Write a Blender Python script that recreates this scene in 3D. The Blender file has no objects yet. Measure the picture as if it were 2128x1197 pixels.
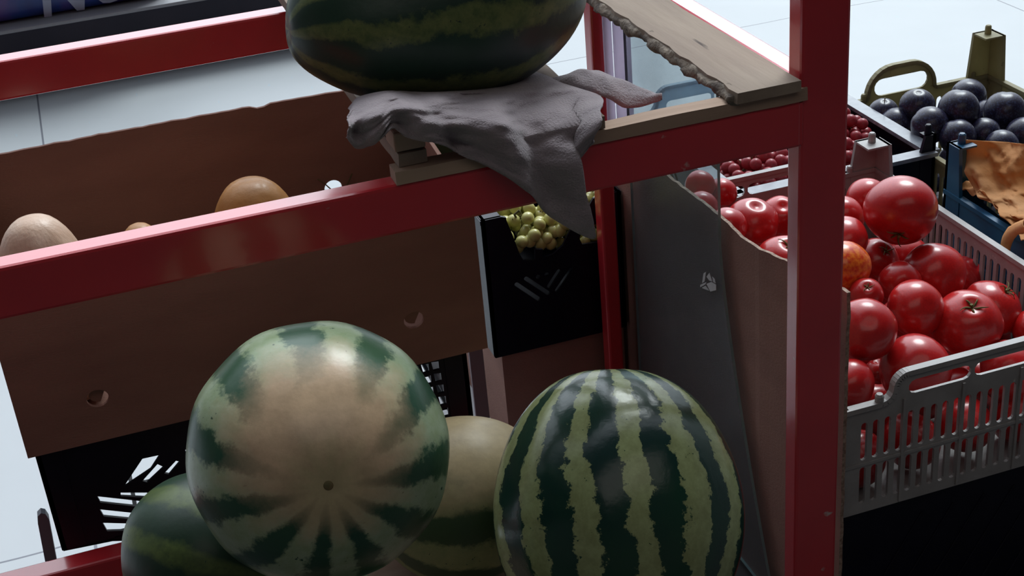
import bpy, bmesh, math, random
from mathutils import Vector, Matrix, noise
from mathutils.geometry import tessellate_polygon
C = bpy.context.scene
COL = C.collection
PI = math.pi
random.seed(7)

# ------------------------------------------------------------------ camera, sky, light, exposure
F_PX, CX, CY = 3000.0, 1064.0, 598.5
pit, yaw, rol = math.radians(27.84), math.radians(16.21), math.radians(-5.27)
CAM = Vector((0, 0, 1.35))
fw = Vector((math.sin(yaw)*math.cos(pit), math.cos(yaw)*math.cos(pit), -math.sin(pit)))
r0 = Vector((math.cos(yaw), -math.sin(yaw), 0)); u0 = r0.cross(fw)
RT = math.cos(rol)*r0 + math.sin(rol)*u0
UP = -math.sin(rol)*r0 + math.cos(rol)*u0
cam = bpy.data.objects.new('camera', bpy.data.cameras.new('camera')); COL.objects.link(cam)
cam.matrix_world = Matrix(((RT.x, UP.x, -fw.x, CAM.x), (RT.y, UP.y, -fw.y, CAM.y), (RT.z, UP.z, -fw.z, CAM.z), (0, 0, 0, 1)))
cam.data.sensor_width = 36; cam.data.lens = F_PX/2128*36; cam.data.clip_start = .02
C.camera = cam
def ray(u, v): return RT*((u-CX)/F_PX) + UP*(-(v-CY)/F_PX) + fw
def on(u, v, ax, val):                     # where the sight line through a photo point meets a plane of the place
    d = ray(u, v); return CAM + d*((val-CAM[ax])/d[ax])
def depth(p): return (Vector(p)-CAM).dot(fw)

C.view_settings.view_transform = 'Standard'; C.view_settings.look = 'None'
C.view_settings.gamma = 1; C.view_settings.exposure = 0.15
C.view_settings.use_curve_mapping = False

W = bpy.data.worlds.new('sky'); C.world = W; W.use_nodes = True
nt = W.node_tree; nt.nodes.clear()
def wn(t, **k):
    n = nt.nodes.new(t)
    for a, b in k.items(): setattr(n, a, b)
    return n
wo = wn('ShaderNodeOutputWorld'); bg = wn('ShaderNodeBackground'); tc = wn('ShaderNodeTexCoord')
def lobe(d, k, col):                       # a bright part of the sky around direction d
    v = wn('ShaderNodeVectorMath', operation='DOT_PRODUCT'); nt.links.new(tc.outputs['Generated'], v.inputs[0])
    v.inputs[1].default_value = Vector(d).normalized()
    m = wn('ShaderNodeMath', operation='MAXIMUM'); nt.links.new(v.outputs['Value'], m.inputs[0]); m.inputs[1].default_value = 0
    p = wn('ShaderNodeMath', operation='POWER'); nt.links.new(m.outputs[0], p.inputs[0]); p.inputs[1].default_value = k
    s = wn('ShaderNodeVectorMath', operation='SCALE'); s.inputs[0].default_value = col; nt.links.new(p.outputs[0], s.inputs['Scale'])
    return s.outputs[0]
LOBES = [((.25, 1, .85), 4, (2.8, 3.05, 3.35)), ((.50, .82, .26), 120, (1.5, 1.8, 1.8))]
acc = None
for L in LOBES:
    o = lobe(*L)
    if acc is None: acc = o
    else:
        a = wn('ShaderNodeVectorMath', operation='ADD'); nt.links.new(acc, a.inputs[0]); nt.links.new(o, a.inputs[1]); acc = a.outputs[0]
a = wn('ShaderNodeVectorMath', operation='ADD'); nt.links.new(acc, a.inputs[0]); a.inputs[1].default_value = (.05, .05, .06)
nt.links.new(a.outputs[0], bg.inputs[0]); nt.links.new(bg.outputs[0], wo.inputs[0])

sun = bpy.data.objects.new('sun', bpy.data.lights.new('sun', 'SUN')); COL.objects.link(sun)
sun.data.energy = 1.6; sun.data.angle = math.radians(22); sun.data.color = (.92, 1, 1)
sun.rotation_euler = (-Vector((.75, .85, 1.3))).to_track_quat('-Z', 'Y').to_euler()
fill_light = bpy.data.objects.new('shop_lamp', bpy.data.lights.new('shop_lamp', 'AREA')); COL.objects.link(fill_light)  # unseen soft light added to lift the front faces
fill_light.data.shape = 'RECTANGLE'; fill_light.data.size = 3; fill_light.data.size_y = 1.6; fill_light.data.energy = 8; fill_light.data.color = (1, .93, .86)
fill_light.location = (.2, -.6, 2.9); fill_light.rotation_euler = (0, 0, 0)

# ------------------------------------------------------------------ materials
def mat(name, col, rough=.6, col2=None, scale=20, spec=.4, coat=0, bump=0, bscale=60, dirt=None, metal=0, stretch=None, detail=6, trans=0, contrast=(.35, .65), sheen=0, transl=0):
    m = bpy.data.materials.new(name); m.use_nodes = True; t = m.node_tree; b = t.nodes['Principled BSDF']
    b.inputs['Base Color'].default_value = (*col, 1); b.inputs['Roughness'].default_value = rough
    b.inputs['Specular IOR Level'].default_value = spec; b.inputs['Metallic'].default_value = metal
    b.inputs['Coat Weight'].default_value = coat; b.inputs['Coat Roughness'].default_value = .12
    if sheen: b.inputs['Sheen Weight'].default_value = sheen
    tcn = t.nodes.new('ShaderNodeTexCoord'); src = tcn.outputs['Object']
    if stretch:
        mp = t.nodes.new('ShaderNodeMapping'); mp.inputs['Scale'].default_value = stretch; t.links.new(src, mp.inputs[0]); src = mp.outputs[0]
    if col2 is not None:
        n = t.nodes.new('ShaderNodeTexNoise'); n.inputs['Scale'].default_value = scale; n.inputs['Detail'].default_value = detail
        t.links.new(src, n.inputs['Vector'])
        r = t.nodes.new('ShaderNodeMapRange'); r.inputs[1].default_value, r.inputs[2].default_value = contrast
        t.links.new(n.outputs['Fac'], r.inputs[0])
        mx = t.nodes.new('ShaderNodeMix'); mx.data_type = 'RGBA'; mx.inputs[6].default_value = (*col, 1); mx.inputs[7].default_value = (*col2, 1)
        t.links.new(r.outputs[0], mx.inputs[0]); out = mx.outputs[2]
        if dirt:
            n2 = t.nodes.new('ShaderNodeTexNoise'); n2.inputs['Scale'].default_value = dirt[1]; n2.inputs['Detail'].default_value = 8
            t.links.new(src, n2.inputs['Vector'])
            r2 = t.nodes.new('ShaderNodeMapRange'); r2.inputs[1].default_value, r2.inputs[2].default_value = dirt[2], dirt[2]+.06
            t.links.new(n2.outputs['Fac'], r2.inputs[0])
            m2 = t.nodes.new('ShaderNodeMix'); m2.data_type = 'RGBA'; m2.inputs[7].default_value = (*dirt[0], 1)
            t.links.new(out, m2.inputs[6]); t.links.new(r2.outputs[0], m2.inputs[0]); out = m2.outputs[2]
        t.links.new(out, b.inputs['Base Color'])
    if bump:
        n3 = t.nodes.new('ShaderNodeTexNoise'); n3.inputs['Scale'].default_value = bscale; n3.inputs['Detail'].default_value = 6
        t.links.new(src, n3.inputs['Vector'])
        bp = t.nodes.new('ShaderNodeBump'); bp.inputs['Strength'].default_value = bump; bp.inputs['Distance'].default_value = .004
        t.links.new(n3.outputs['Fac'], bp.inputs['Height']); t.links.new(bp.outputs[0], b.inputs['Normal'])
    if transl:
        tl = t.nodes.new('ShaderNodeBsdfTranslucent'); ms = t.nodes.new('ShaderNodeMixShader'); ms.inputs[0].default_value = transl
        if b.inputs['Base Color'].links: t.links.new(b.inputs['Base Color'].links[0].from_socket, tl.inputs[0])
        else: tl.inputs[0].default_value = (*col, 1)
        t.links.new(b.outputs[0], ms.inputs[1]); t.links.new(tl.outputs[0], ms.inputs[2]); t.links.new(ms.outputs[0], t.nodes['Material Output'].inputs[0])
    if trans:
        tr = t.nodes.new('ShaderNodeBsdfTransparent'); ms = t.nodes.new('ShaderNodeMixShader'); ms.inputs[0].default_value = trans
        o = t.nodes['Material Output']; t.links.new(b.outputs[0], ms.inputs[1]); t.links.new(tr.outputs[0], ms.inputs[2]); t.links.new(ms.outputs[0], o.inputs[0])
    return m

RED = mat('red_paint', (.62, .030, .042), .25, (.54, .026, .038), 9, .5, .8, .15, 30, dirt=((.55, .45, .42), 34, .70))
CARD = mat('cardboard', (.33, .185, .145), .85, (.27, .15, .12), 6, .2, bump=.25, bscale=200, stretch=(1, 1, 3))
CARDE = mat('cardboard_edge', (.42, .32, .25), .9, (.2, .13, .1), 200)
WOOD = mat('grey_wood', (.34, .27, .21), .8, (.20, .15, .12), 14, .25, bump=.6, bscale=60, stretch=(1, .12, 1), dirt=((.08, .06, .05), 60, .68))
WOODX = mat('pale_lath', (.46, .34, .26), .8, (.33, .22, .16), 14, .25, bump=.5, bscale=60, stretch=(.12, 1, 1), dirt=((.1, .07, .05), 50, .70))
BARK = mat('torn_bark', (.12, .10, .09), .95, (.30, .25, .2), 50, .2, bump=1, bscale=120)
BLACK = mat('black_plastic', (.004, .004, .012), .38, (.006, .006, .016), 30, .22, bump=.08, bscale=40)
GREY = mat('grey_plastic', (.34, .33, .325), .45, (.28, .27, .265), 25, .4, bump=.2, bscale=80, dirt=((.5, .48, .45), 90, .70))
OLIVE = mat('olive_plastic', (.42, .38, .22), .5, (.34, .31, .17), 12, .4, transl=.35, dirt=((.16, .12, .06), 40, .68))
BLUE = mat('blue_plastic', (.01, .10, .20), .38, (.01, .07, .15), 20, .5)
WHITEP = mat('white_plastic', (.62, .74, .82), .5, (.5, .62, .72), 20, .4, transl=.5)
PAPER = mat('brown_paper', (.60, .27, .09), .75, (.68, .36, .16), 10, .25, transl=.35, bump=.8, bscale=40)
CLOTH = mat('grey_cloth', (.34, .29, .31), .95, (.28, .24, .26), 40, .1, bump=.6, bscale=500, sheen=.3)
WHITE = mat('white_paint', (.80, .76, .86), .5, (.6, .58, .68), 10, transl=.6)
STEM = mat('dry_stem', (.18, .13, .06), .9, (.08, .09, .04), 60)
GSTEM = mat('green_stem', (.10, .12, .03), .8, (.16, .12, .05), 60)
DARKB = mat('dark_board', (.018, .016, .03), .6, (.03, .025, .04), 6)

def tomato_mat(name, c1, c2, sc=18):
    return mat(name, c1, .28, c2, sc, .5, .3, .03, 30, detail=3)
TOM = [tomato_mat('tomato_red', (.52, .014, .012), (.42, .010, .012)), tomato_mat('tomato_deep_red', (.40, .008, .012), (.46, .014, .012)),
       tomato_mat('tomato_orange', (.60, .035, .01), (.80, .20, .02), 7)]
GRN = mat('green_grape', (.60, .58, .22), .3, (.44, .42, .14), 60, .4, .2)
RGR = mat('red_grape', (.60, .07, .07), .3, (.24, .03, .06), 30, .4, .2, transl=.3)
RIM_SHEEN = mat('rim_sheen', (.20, .22, .25), .25, (.12, .13, .16), 40, .7)  # lighter grey painted in for sky glancing off the black rim
PLUM = mat('plum_skin', (.014, .010, .028), .3, (.045, .06, .13), 11, .5, .0, .03, 30, detail=3, contrast=(.48, .72))
SQ1 = mat('pale_squash', (.62, .42, .30), .4, (.70, .52, .40), 10, .4, .1, .2, 60, stretch=(4, 4, .6))
SQ2 = mat('orange_squash', (.55, .26, .08), .45, (.42, .2, .07), 16, .4, .1, .3, 60)

def melon_mat(name, n, dark, dark2, light, light2, spot=None, width=0.0, blur=.12, jag=.9, dist=.9, dull=.3):
    m = bpy.data.materials.new(name); m.use_nodes = True; t = m.node_tree; b = t.nodes['Principled BSDF']
    N = t.nodes.new; L = t.links.new
    b.inputs['Roughness'].default_value = dull; b.inputs['Specular IOR Level'].default_value = .45
    tcn = N('ShaderNodeTexCoord'); P = tcn.outputs['Object']
    def M(op, a, c=None):
        q = N('ShaderNodeMath'); q.operation = op
        for i, x in enumerate((a, c)):
            if x is None: continue
            if isinstance(x, (int, float)): q.inputs[i].default_value = x
            else: L(x, q.inputs[i])
        return q.outputs[0]
    def NS(scale, detail=4, rough=.5):
        q = N('ShaderNodeTexNoise'); q.inputs['Scale'].default_value = scale; q.inputs['Detail'].default_value = detail; q.inputs['Roughness'].default_value = rough
        L(P, q.inputs['Vector']); return M('SUBTRACT', q.outputs['Fac'], .5)
    sx = N('ShaderNodeSeparateXYZ'); L(P, sx.inputs[0])
    ang = M('ARCTAN2', sx.outputs[1], sx.outputs[0])
    # polar taper: less sideways wander close to the poles
    rad = M('SQRT', M('ADD', M('MULTIPLY', sx.outputs[0], sx.outputs[0]), M('MULTIPLY', sx.outputs[1], sx.outputs[1])))
    tp = M('MINIMUM', M('MULTIPLY', rad, 14), 1)
    d = M('MULTIPLY', M('ADD', M('MULTIPLY', NS(13, 2), 3.2*dist), M('MULTIPLY', NS(60, 5, .7), 3.4*jag)), tp)
    s = M('ADD', M('SINE', M('ADD', M('MULTIPLY', ang, n), d)), M('ADD', M('MULTIPLY', NS(22, 3), 1.2), width))
    s = M('ADD', s, M('MULTIPLY', NS(140, 6, .75), 1.5*jag))
    r = N('ShaderNodeMapRange'); r.inputs[1].default_value = -blur; r.inputs[2].default_value = blur; L(s, r.inputs[0])
    def mix(f, a, c):
        q = N('ShaderNodeMix'); q.data_type = 'RGBA'
        L(f, q.inputs[0])
        for i, x in ((6, a), (7, c)):
            if isinstance(x, tuple): q.inputs[i].default_value = (*x, 1)
            else: L(x, q.inputs[i])
        return q.outputs[2]
    def ramp(v, a, c):
        q = N('ShaderNodeMapRange'); q.inputs[1].default_value = a; q.inputs[2].default_value = c; L(v, q.inputs[0]); return q.outputs[0]
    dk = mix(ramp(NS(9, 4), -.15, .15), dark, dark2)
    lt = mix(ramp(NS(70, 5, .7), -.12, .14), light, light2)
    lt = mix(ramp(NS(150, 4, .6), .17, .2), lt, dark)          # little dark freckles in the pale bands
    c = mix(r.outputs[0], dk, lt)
    if spot:
        for (cen, rr, soft, cc) in spot:
            v = N('ShaderNodeVectorMath'); v.operation = 'DISTANCE'; L(P, v.inputs[0]); v.inputs[1].default_value = cen
            dd = M('ADD', M('ADD', v.outputs['Value'], M('MULTIPLY', NS(18, 5, .65), rr*.6)), M('MULTIPLY', M('MINIMUM', s, 1), -rr*.13))
            f = ramp(dd, rr+soft, rr-soft)
            c = mix(f, c, mix(ramp(NS(40, 6, .7), -.2, .2), cc, tuple(x*.72 for x in cc)))
            sc = ramp(NS(95, 6, .8), .235, .26); c = mix(M('MULTIPLY', sc, f), c, (.09, .05, .035))
    L(c, b.inputs['Base Color'])
    bp = N('ShaderNodeBump'); bp.inputs['Strength'].default_value = .15; bp.inputs['Distance'].default_value = .002
    L(NS(90, 4), bp.inputs['Height']); L(bp.outputs[0], b.inputs['Normal'])
    return m

# ------------------------------------------------------------------ helpers
def tag(o, label, cat, group=None, kind=None):
    if label: o['label'] = label
    if cat: o['category'] = cat
    if group: o['group'] = group
    if kind: o['kind'] = kind
    return o
def empty(name, loc, label, cat, group=None):
    o = bpy.data.objects.new(name, None); COL.objects.link(o); o.location = loc; o.empty_display_size = .02
    return tag(o, label, cat, group)
def obj(name, bm, m, parent=None, smooth=False, loc=None, rot=None):
    me = bpy.data.meshes.new(name); bmesh.ops.recalc_face_normals(bm, faces=bm.faces); bm.to_mesh(me); bm.free()
    for x in (m if isinstance(m, (list, tuple)) else [m]): me.materials.append(x)
    if smooth:
        for p in me.polygons: p.use_smooth = True
    o = bpy.data.objects.new(name, me); COL.objects.link(o)
    if parent is not None:
        o.parent = parent
        if loc is None: o.location = -parent_loc(parent)
    if loc is not None: o.location = loc
    if rot is not None: o.rotation_euler = rot
    return o
def parent_loc(p):
    v = Vector(p.location)
    while p.parent is not None: p = p.parent; v = v + Vector(p.location)
    return v
def box(bm, a, b, bev=0.0, jit=0.0, mi=0):
    a, b = Vector(a), Vector(b)
    vs = [bm.verts.new((x, y, z)) for x in (a.x, b.x) for y in (a.y, b.y) for z in (a.z, b.z)]
    fs = [bm.faces.new([vs[i] for i in q]) for q in ((0, 1, 3, 2), (4, 6, 7, 5), (0, 4, 5, 1), (2, 3, 7, 6), (0, 2, 6, 4), (1, 5, 7, 3))]
    for f in fs: f.material_index = mi
    if bev: 
        es = list({e for f in fs for e in f.edges})
        bmesh.ops.bevel(bm, geom=es, offset=bev, segments=2, affect='EDGES', profile=.5)
    return bm
def tube(bm, pts, rad, seg=8, cap=True):
    rings = []
    for i, p in enumerate(pts):
        p = Vector(p); d = (Vector(pts[min(i+1, len(pts)-1)])-Vector(pts[max(i-1, 0)])).normalized()
        a = d.orthogonal().normalized() if i == 0 else (pa - d*pa.dot(d)).normalized()
        pa = a; b = d.cross(a); r = rad[i] if isinstance(rad, (list, tuple)) else rad
        rings.append([bm.verts.new(p + (a*math.cos(2*PI*k/seg)+b*math.sin(2*PI*k/seg))*r) for k in range(seg)])
    for q, w in zip(rings, rings[1:]):
        for k in range(seg): bm.faces.new((q[k], q[(k+1) % seg], w[(k+1) % seg], w[k]))
    if cap: bm.faces.new(rings[0][::-1]); bm.faces.new(rings[-1])
    return bm
def plate(bm, outer, holes, th, T, mi=0):
    """flat panel with holes: outline in (u, v), thickness th, T maps (u, v, w) into the place"""
    loops = [list(outer)] + [list(h) for h in holes]
    tris = tessellate_polygon([[Vector((p[0], p[1], 0)) for p in l] for l in loops])
    flat = [p for l in loops for p in l]
    A = [bm.verts.new(T(p[0], p[1], 0)) for p in flat]; B = [bm.verts.new(T(p[0], p[1], th)) for p in flat]
    for t3 in tris:
        for S in (A, B):
            try: bm.faces.new([S[i] for i in t3]).material_index = mi
            except ValueError: pass
    k = 0
    for l in loops:
        n = len(l)
        for i in range(n):
            a, b = k+i, k+(i+1) % n
            try: bm.faces.new((A[a], A[b], B[b], B[a])).material_index = mi
            except ValueError: pass
        k += n
    return bm
def stadium(cx, cy, w, h, ang=0, seg=4):
    pts = []; r = min(w, h)/2; L = max(w, h)/2-r; base = 0 if w >= h else PI/2
    for s in (1, -1):
        for k in range(seg+1):
            a = -PI/2+PI*k/seg + (0 if s > 0 else PI)
            pts.append((s*L+r*math.cos(a), r*math.sin(a)))
    ca, sa = math.cos(base+ang), math.sin(base+ang)
    return [(cx+x*ca-y*sa, cy+x*sa+y*ca) for x, y in pts]
def circle(cx, cy, r, n=20, sy=1):
    return [(cx+r*math.cos(2*PI*k/n), cy+r*sy*math.sin(2*PI*k/n)) for k in range(n)]

# ------------------------------------------------------------------ the setting
fl = bpy.data.materials.new('pale_floor'); fl.use_nodes = True; t = fl.node_tree; b = t.nodes['Principled BSDF']
g = t.nodes.new('ShaderNodeNewGeometry'); sx = t.nodes.new('ShaderNodeSeparateXYZ'); t.links.new(g.outputs['Position'], sx.inputs[0])
def fm(op, a, c=None):
    q = t.nodes.new('ShaderNodeMath'); q.operation = op
    for i, x in enumerate((a, c)):
        if x is None: continue
        if isinstance(x, (int, float)): q.inputs[i].default_value = x
        else: t.links.new(x, q.inputs[i])
    return q.outputs[0]
def seam(out, off, per, w):
    v = fm('PINGPONG', fm('SUBTRACT', out, off), per/2)
    return fm('LESS_THAN', v, w)
wob = t.nodes.new('ShaderNodeTexNoise'); wob.inputs['Scale'].default_value = 3; t.links.new(g.outputs['Position'], wob.inputs[0])
yy = fm('ADD', sx.outputs[1], fm('MULTIPLY', wob.outputs['Fac'], .03))
se = fm('MAXIMUM', seam(yy, 1.98, 1.715, .0022), seam(sx.outputs[0], -.145, 2.72, .0025))
n = t.nodes.new('ShaderNodeTexNoise'); n.inputs['Scale'].default_value = 5; n.inputs['Detail'].default_value = 8; t.links.new(g.outputs['Position'], n.inputs[0])
c1 = t.nodes.new('ShaderNodeMix'); c1.data_type = 'RGBA'; c1.inputs[6].default_value = (.42, .45, .475, 1); c1.inputs[7].default_value = (.48, .515, .535, 1); t.links.new(n.outputs['Fac'], c1.inputs[0])
n4 = t.nodes.new('ShaderNodeTexNoise'); n4.inputs['Scale'].default_value = 45; n4.inputs['Detail'].default_value = 4
mp = t.nodes.new('ShaderNodeMapping'); mp.inputs['Scale'].default_value = (1.6, .35, 1); mp.inputs['Rotation'].default_value = (0, 0, .35); t.links.new(g.outputs['Position'], mp.inputs[0]); t.links.new(mp.outputs[0], n4.inputs[0])
sp = fm('GREATER_THAN', n4.outputs['Fac'], .70)
c3 = t.nodes.new('ShaderNodeMix'); c3.data_type = 'RGBA'; c3.inputs[7].default_value = (.42, .5, .55, 1); t.links.new(sp, c3.inputs[0]); t.links.new(c1.outputs[2], c3.inputs[6])
c2 = t.nodes.new('ShaderNodeMix'); c2.data_type = 'RGBA'; c2.inputs[7].default_value = (.16, .17, .2, 1); t.links.new(se, c2.inputs[0]); t.links.new(c3.outputs[2], c2.inputs[6])
t.links.new(c2.outputs[2], b.inputs['Base Color']); b.inputs['Roughness'].default_value = .48; b.inputs['Specular IOR Level'].default_value = .5
bm = bmesh.new(); box(bm, (-5, -2.5, -.1), (8, 12, 0)); tag(obj('floor', bm, fl), None, None, None, 'structure')
bm = bmesh.new(); box(bm, (-5, -2.4, 0), (8, 1.80, .003)); tag(obj('floor', bm, mat('bounce_cutter', (.04, .04, .042), .8)), None, None, None, 'structure')  # unseen dark slab added to cut light bouncing off the floor
SHOP = mat('shop_wall', (.10, .09, .09), .8, (.08, .07, .07), 3)
bm = bmesh.new(); box(bm, (-5, -2.5, 0), (8, -2.4, 3.0)); tag(obj('wall_back', bm, SHOP), None, None, None, 'structure')
bm = bmesh.new(); box(bm, (-5, -2.5, 3.0), (8, 1.3, 3.1)); tag(obj('ceiling', bm, SHOP), None, None, None, 'structure')

# ------------------------------------------------------------------ red steel rack
rack = empty('market_rack', (.70, 1.23, 0), 'red painted steel tube rack carrying the laths and top watermelon', 'rack')
XL = -.75
def steel(name, a, b, lab=None):
    bm = bmesh.new(); box(bm, a, b, .0035); o = obj(name, bm, RED, rack)
    if lab: o['label'] = lab
    return o
steel('post', (.673, 1.218, 0), (.728, 1.246, 1.75)); steel('post', (.688, 1.85, 0), (.712, 1.878, 1.75), 'far red post behind the grape crate')
steel('post', (XL, 1.218, 0), (XL+.06, 1.246, 1.75)); steel('post', (XL, 1.85, 0), (XL+.05, 1.878, 1.75))
steel('front_rail', (XL+.06, 1.216, .765), (.6735, 1.243, .815)); steel('back_rail', (XL+.05, 1.832, .765), (.69, 1.866, .815))
steel('side_rail', (.700, 1.246, .765), (.728, 1.85, .815))
for xx, yy_ in ((.672, 1.2155), ):
    bm = bmesh.new()
    for k in range(7): tube(bm, [(xx+.001, yy_+.003, .768+k*.0065), (xx+.001, yy_+.003, .7745+k*.0065)], .0028, 6)
    obj('weld_seam', bm, RED, rack)
low = empty('steel_stand', (.2, 1.46, 0), 'low dark red steel stand under the black crate', 'stand')
for nm, a, c in (('front_rail', (-.72, 1.448, .275), (.50, 1.478, .322)), ('cross_bar', (.045, 1.478, .276), (.065, 1.80, .301)), ('cross_bar', (.31, 1.478, .276), (.33, 1.80, .301)),
               ('leg', (.17, 1.45, 0), (.20, 1.476, .276)), ('leg', (.44, 1.45, 0), (.47, 1.476, .276)), ('leg', (-.72, 1.45, 0), (-.69, 1.476, .276)),
               ('leg', (.31, 1.78, 0), (.33, 1.80, .276)), ('leg', (.045, 1.78, 0), (.065, 1.80, .276))):
    bm = bmesh.new(); box(bm, a, c, .003); obj(nm, bm, RED, low)

# ------------------------------------------------------------------ wood laths on the rack
def board(name, a, b, m, seed=0, ragged=0.0, label=None, axis=1, nseg=40, twist=0.0):
    """a board with an uneven outline, long along axis"""
    a, b = Vector(a), Vector(b); o_ = 1-axis; bm = bmesh.new(); rows = []
    for i in range(nseg+1):
        s = i/nseg; l = a[axis]+(b[axis]-a[axis])*s
        e0 = a[o_]+ragged*(noise.noise((l*30, seed, 0))*.8+noise.noise((l*95, seed, 3))*.6) + twist*s
        e1 = b[o_]+.002*noise.noise((l*20, seed+5, 0)) + twist*s
        zt = b.z+.0012*noise.noise((l*12, seed+9, 1))
        row = []
        for (w, z) in ((e0, a.z), (e0-.001*ragged*100*0+.001, zt), (e1, zt), (e1, a.z)):
            p = [0, 0, z]; p[axis] = l; p[o_] = w; row.append(bm.verts.new(p))
        rows.append(row)
    for q, w in zip(rows, rows[1:]):
        for k in range(4): bm.faces.new((q[k], q[(k+1) % 4], w[(k+1) % 4], w[k]))
    bm.faces.new(rows[0]); bm.faces.new(rows[-1][::-1])
    o = obj(name, bm, m)
    return tag(o, label, 'board', 'boards laid across the red rack')
board('wooden_lath', (.251, 1.214, .8155), (.679, 1.237, .8285), WOODX, 1, .001, 'long pale lath lying along the front red rail', 0)
board('wooden_lath', (.36, 1.83, .8155), (.66, 1.866, .828), WOODX, 2, .001, 'pale lath lying along the far red rail', 0)
rp = board('rough_plank', (.597, 1.208, .829), (.668, 1.868, .840), WOOD, 3, .004, 'rough grey plank with torn bark edge beside the front red post')
# torn bark edge of the plank
bm = bmesh.new(); rows = []
for i in range(111):
    s = i/110; y = 1.214+s*.64; row = []
    for k in range(7):
        a = PI*.5+PI*k/6
        r = .0085+.0045*noise.noise((y*45, k*.6, 2))+.0022*noise.noise((y*120, k*1.2, 8))
        row.append(bm.verts.new((.604+r*1.3*math.cos(a)+.005*noise.noise((y*26, 3, 0)), y, .831+r*.9*math.sin(a))))
    rows.append(row)
for q, w in zip(rows, rows[1:]):
    for k in range(6): bm.faces.new((q[k], q[k+1], w[k+1], w[k]))
    bm.faces.new((q[6], q[0], w[0], w[6]))
bm.faces.new(rows[0]); bm.faces.new(rows[-1][::-1])
be = obj('bark_edge', bm, BARK, rp, True); be.location = (0, 0, 0); be['label'] = 'torn grey bark edge'
board('short_plank', (.405, 1.2165, .829), (.462, 1.868, .842), WOOD, 4, .002, 'grey slat whose end shows right of the cloth')
board('short_plank', (.257, 1.224, .829), (.285, 1.868, .842), WOOD, 5, .001, 'brownish slat under the left end of the cloth')
bm = bmesh.new(); box(bm, (.256, 1.226, .8425), (.286, 1.262, .862), .002)
tag(obj('wood_block', bm, WOODX, None), 'small wooden block wedged under the left of the cloth', 'block')

# ------------------------------------------------------------------ melons
def ellipsoid(bm, rx, ry, rz, seg=64, ring=40, dent=0.0, flat=0.0, lump=0.0, seed=0):
    bmesh.ops.create_uvsphere(bm, u_segments=seg, v_segments=ring, radius=1)
    for v in bm.verts:
        p = v.co.copy(); th = math.atan2(p.y, p.x); h = math.hypot(p.x, p.y)
        k = 1+lump*(noise.noise((p.x*1.3+seed, p.y*1.3, p.z*1.3)))*.9
        k *= 1-dent*math.exp(-(h/.13)**2)
        k *= 1+flat*.012*math.cos(10*th)*h*h
        v.co = Vector((p.x*rx, p.y*ry, p.z*rz))*k
    return bm
def aim(axis, spin=0):
    return (Vector(axis).normalized().to_track_quat('Z', 'Y').to_matrix().to_4x4() @ Matrix.Rotation(spin, 4, 'Z'))
def watermelon(px, py, Y, rad, axis, m, label, spin=0, dent=.02, lump=.03, seed=0, scar=None, stalk=False, flat=0):
    p = on(px, py, 1, Y)
    bm = bmesh.new(); ellipsoid(bm, *rad, seg=96, ring=64, dent=dent, lump=lump, seed=seed, flat=flat)
    o = obj('watermelon', bm, m, None, True); o.matrix_world = Matrix.Translation(p) @ aim(axis, spin)
    tag(o, label, 'watermelon', 'watermelons')
    def end(name, s, m2, r, lab):
        bm = bmesh.new(); ellipsoid(bm, r, r, r*.35, 20, 10)
        k = 1-dent; zz = s*rad[2]*k*(1+lump*.9*noise.noise((seed, 0, s*1.3)))
        for v in bm.verts: v.co.z += zz
        c = obj(name, bm, m2, o, True, loc=(0, 0, 0)); c['label'] = lab
    if scar is not None: end('blossom_scar', scar, STEM, .0042, 'small dark brown scar')
    if stalk: end('stalk_scar', 1, GSTEM, .006, 'dry stalk end')
    return o
M_TOP = melon_mat('melon_dark', 8, (.010, .030, .026), (.014, .045, .026), (.15, .18, .06), (.07, .11, .035), width=-.38, blur=.3, jag=.8, dist=1.1, dull=.38)
M_STR = melon_mat('melon_striped', 14, (.012, .050, .028), (.008, .030, .026), (.29, .34, .16), (.22, .25, .11), width=-.12, blur=.10, jag=1.0, dist=1.1, dull=.2)
M_SPOT = melon_mat('melon_spotted', 11, (.012, .065, .035), (.03, .09, .04), (.30, .38, .24), (.24, .32, .17), width=.05, blur=.35, jag=1.0, dist=1.0, dull=.3,
                   spot=[((-.0, .040, .092), .070, .022, (.62, .44, .28)), ((0, 0, .112), .030, .018, (.50, .42, .24))])
M_DK = melon_mat('melon_deep_green', 9, (.010, .04, .018), (.010, .03, .016), (.09, .13, .035), (.05, .08, .025), width=-.3, blur=.4, jag=.6, dull=.4)  # dull deep green rind with faint bands
M_PALE = melon_mat('melon_pale', 8, (.02, .06, .03), (.05, .09, .04), (.22, .26, .12), (.28, .30, .14), width=.0, blur=.3, jag=.6, dull=.45,
                   spot=[((.0, .085, .0), .088, .02, (.46, .36, .20))])
watermelon(910, 12, 1.372, (.095, .096, .156), (1, .05, -.03), M_TOP, 'dark green watermelon resting on the grey cloth on the rack', spin=.5, lump=.05, flat=.4)
p1 = on(663, 938, 1, 1.08)
ax1 = (on(683, 1008, 1, .975)-p1)
watermelon(663, 940, 1.08, (.1165, .1165, .112), ax1, M_SPOT, 'round watermelon with big cream patch and dark scar, atop the pile below the rail', spin=0, dent=.025, scar=1, lump=.03, seed=3, flat=.5)
watermelon(1285, 1062, 1.13, (.130, .130, .148), (.25, .78, 1), M_STR, 'large glossy striped watermelon in front of the glass pane', spin=.25, dent=.06, lump=.03, seed=5, stalk=True, flat=.8)
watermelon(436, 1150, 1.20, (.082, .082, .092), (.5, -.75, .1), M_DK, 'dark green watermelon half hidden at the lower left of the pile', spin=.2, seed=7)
watermelon(962, 1035, 1.31, (.094, .094, .105), (1, .1, -.12), M_PALE, 'dull pale watermelon wedged between two brighter ones', spin=0, seed=9)
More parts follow.
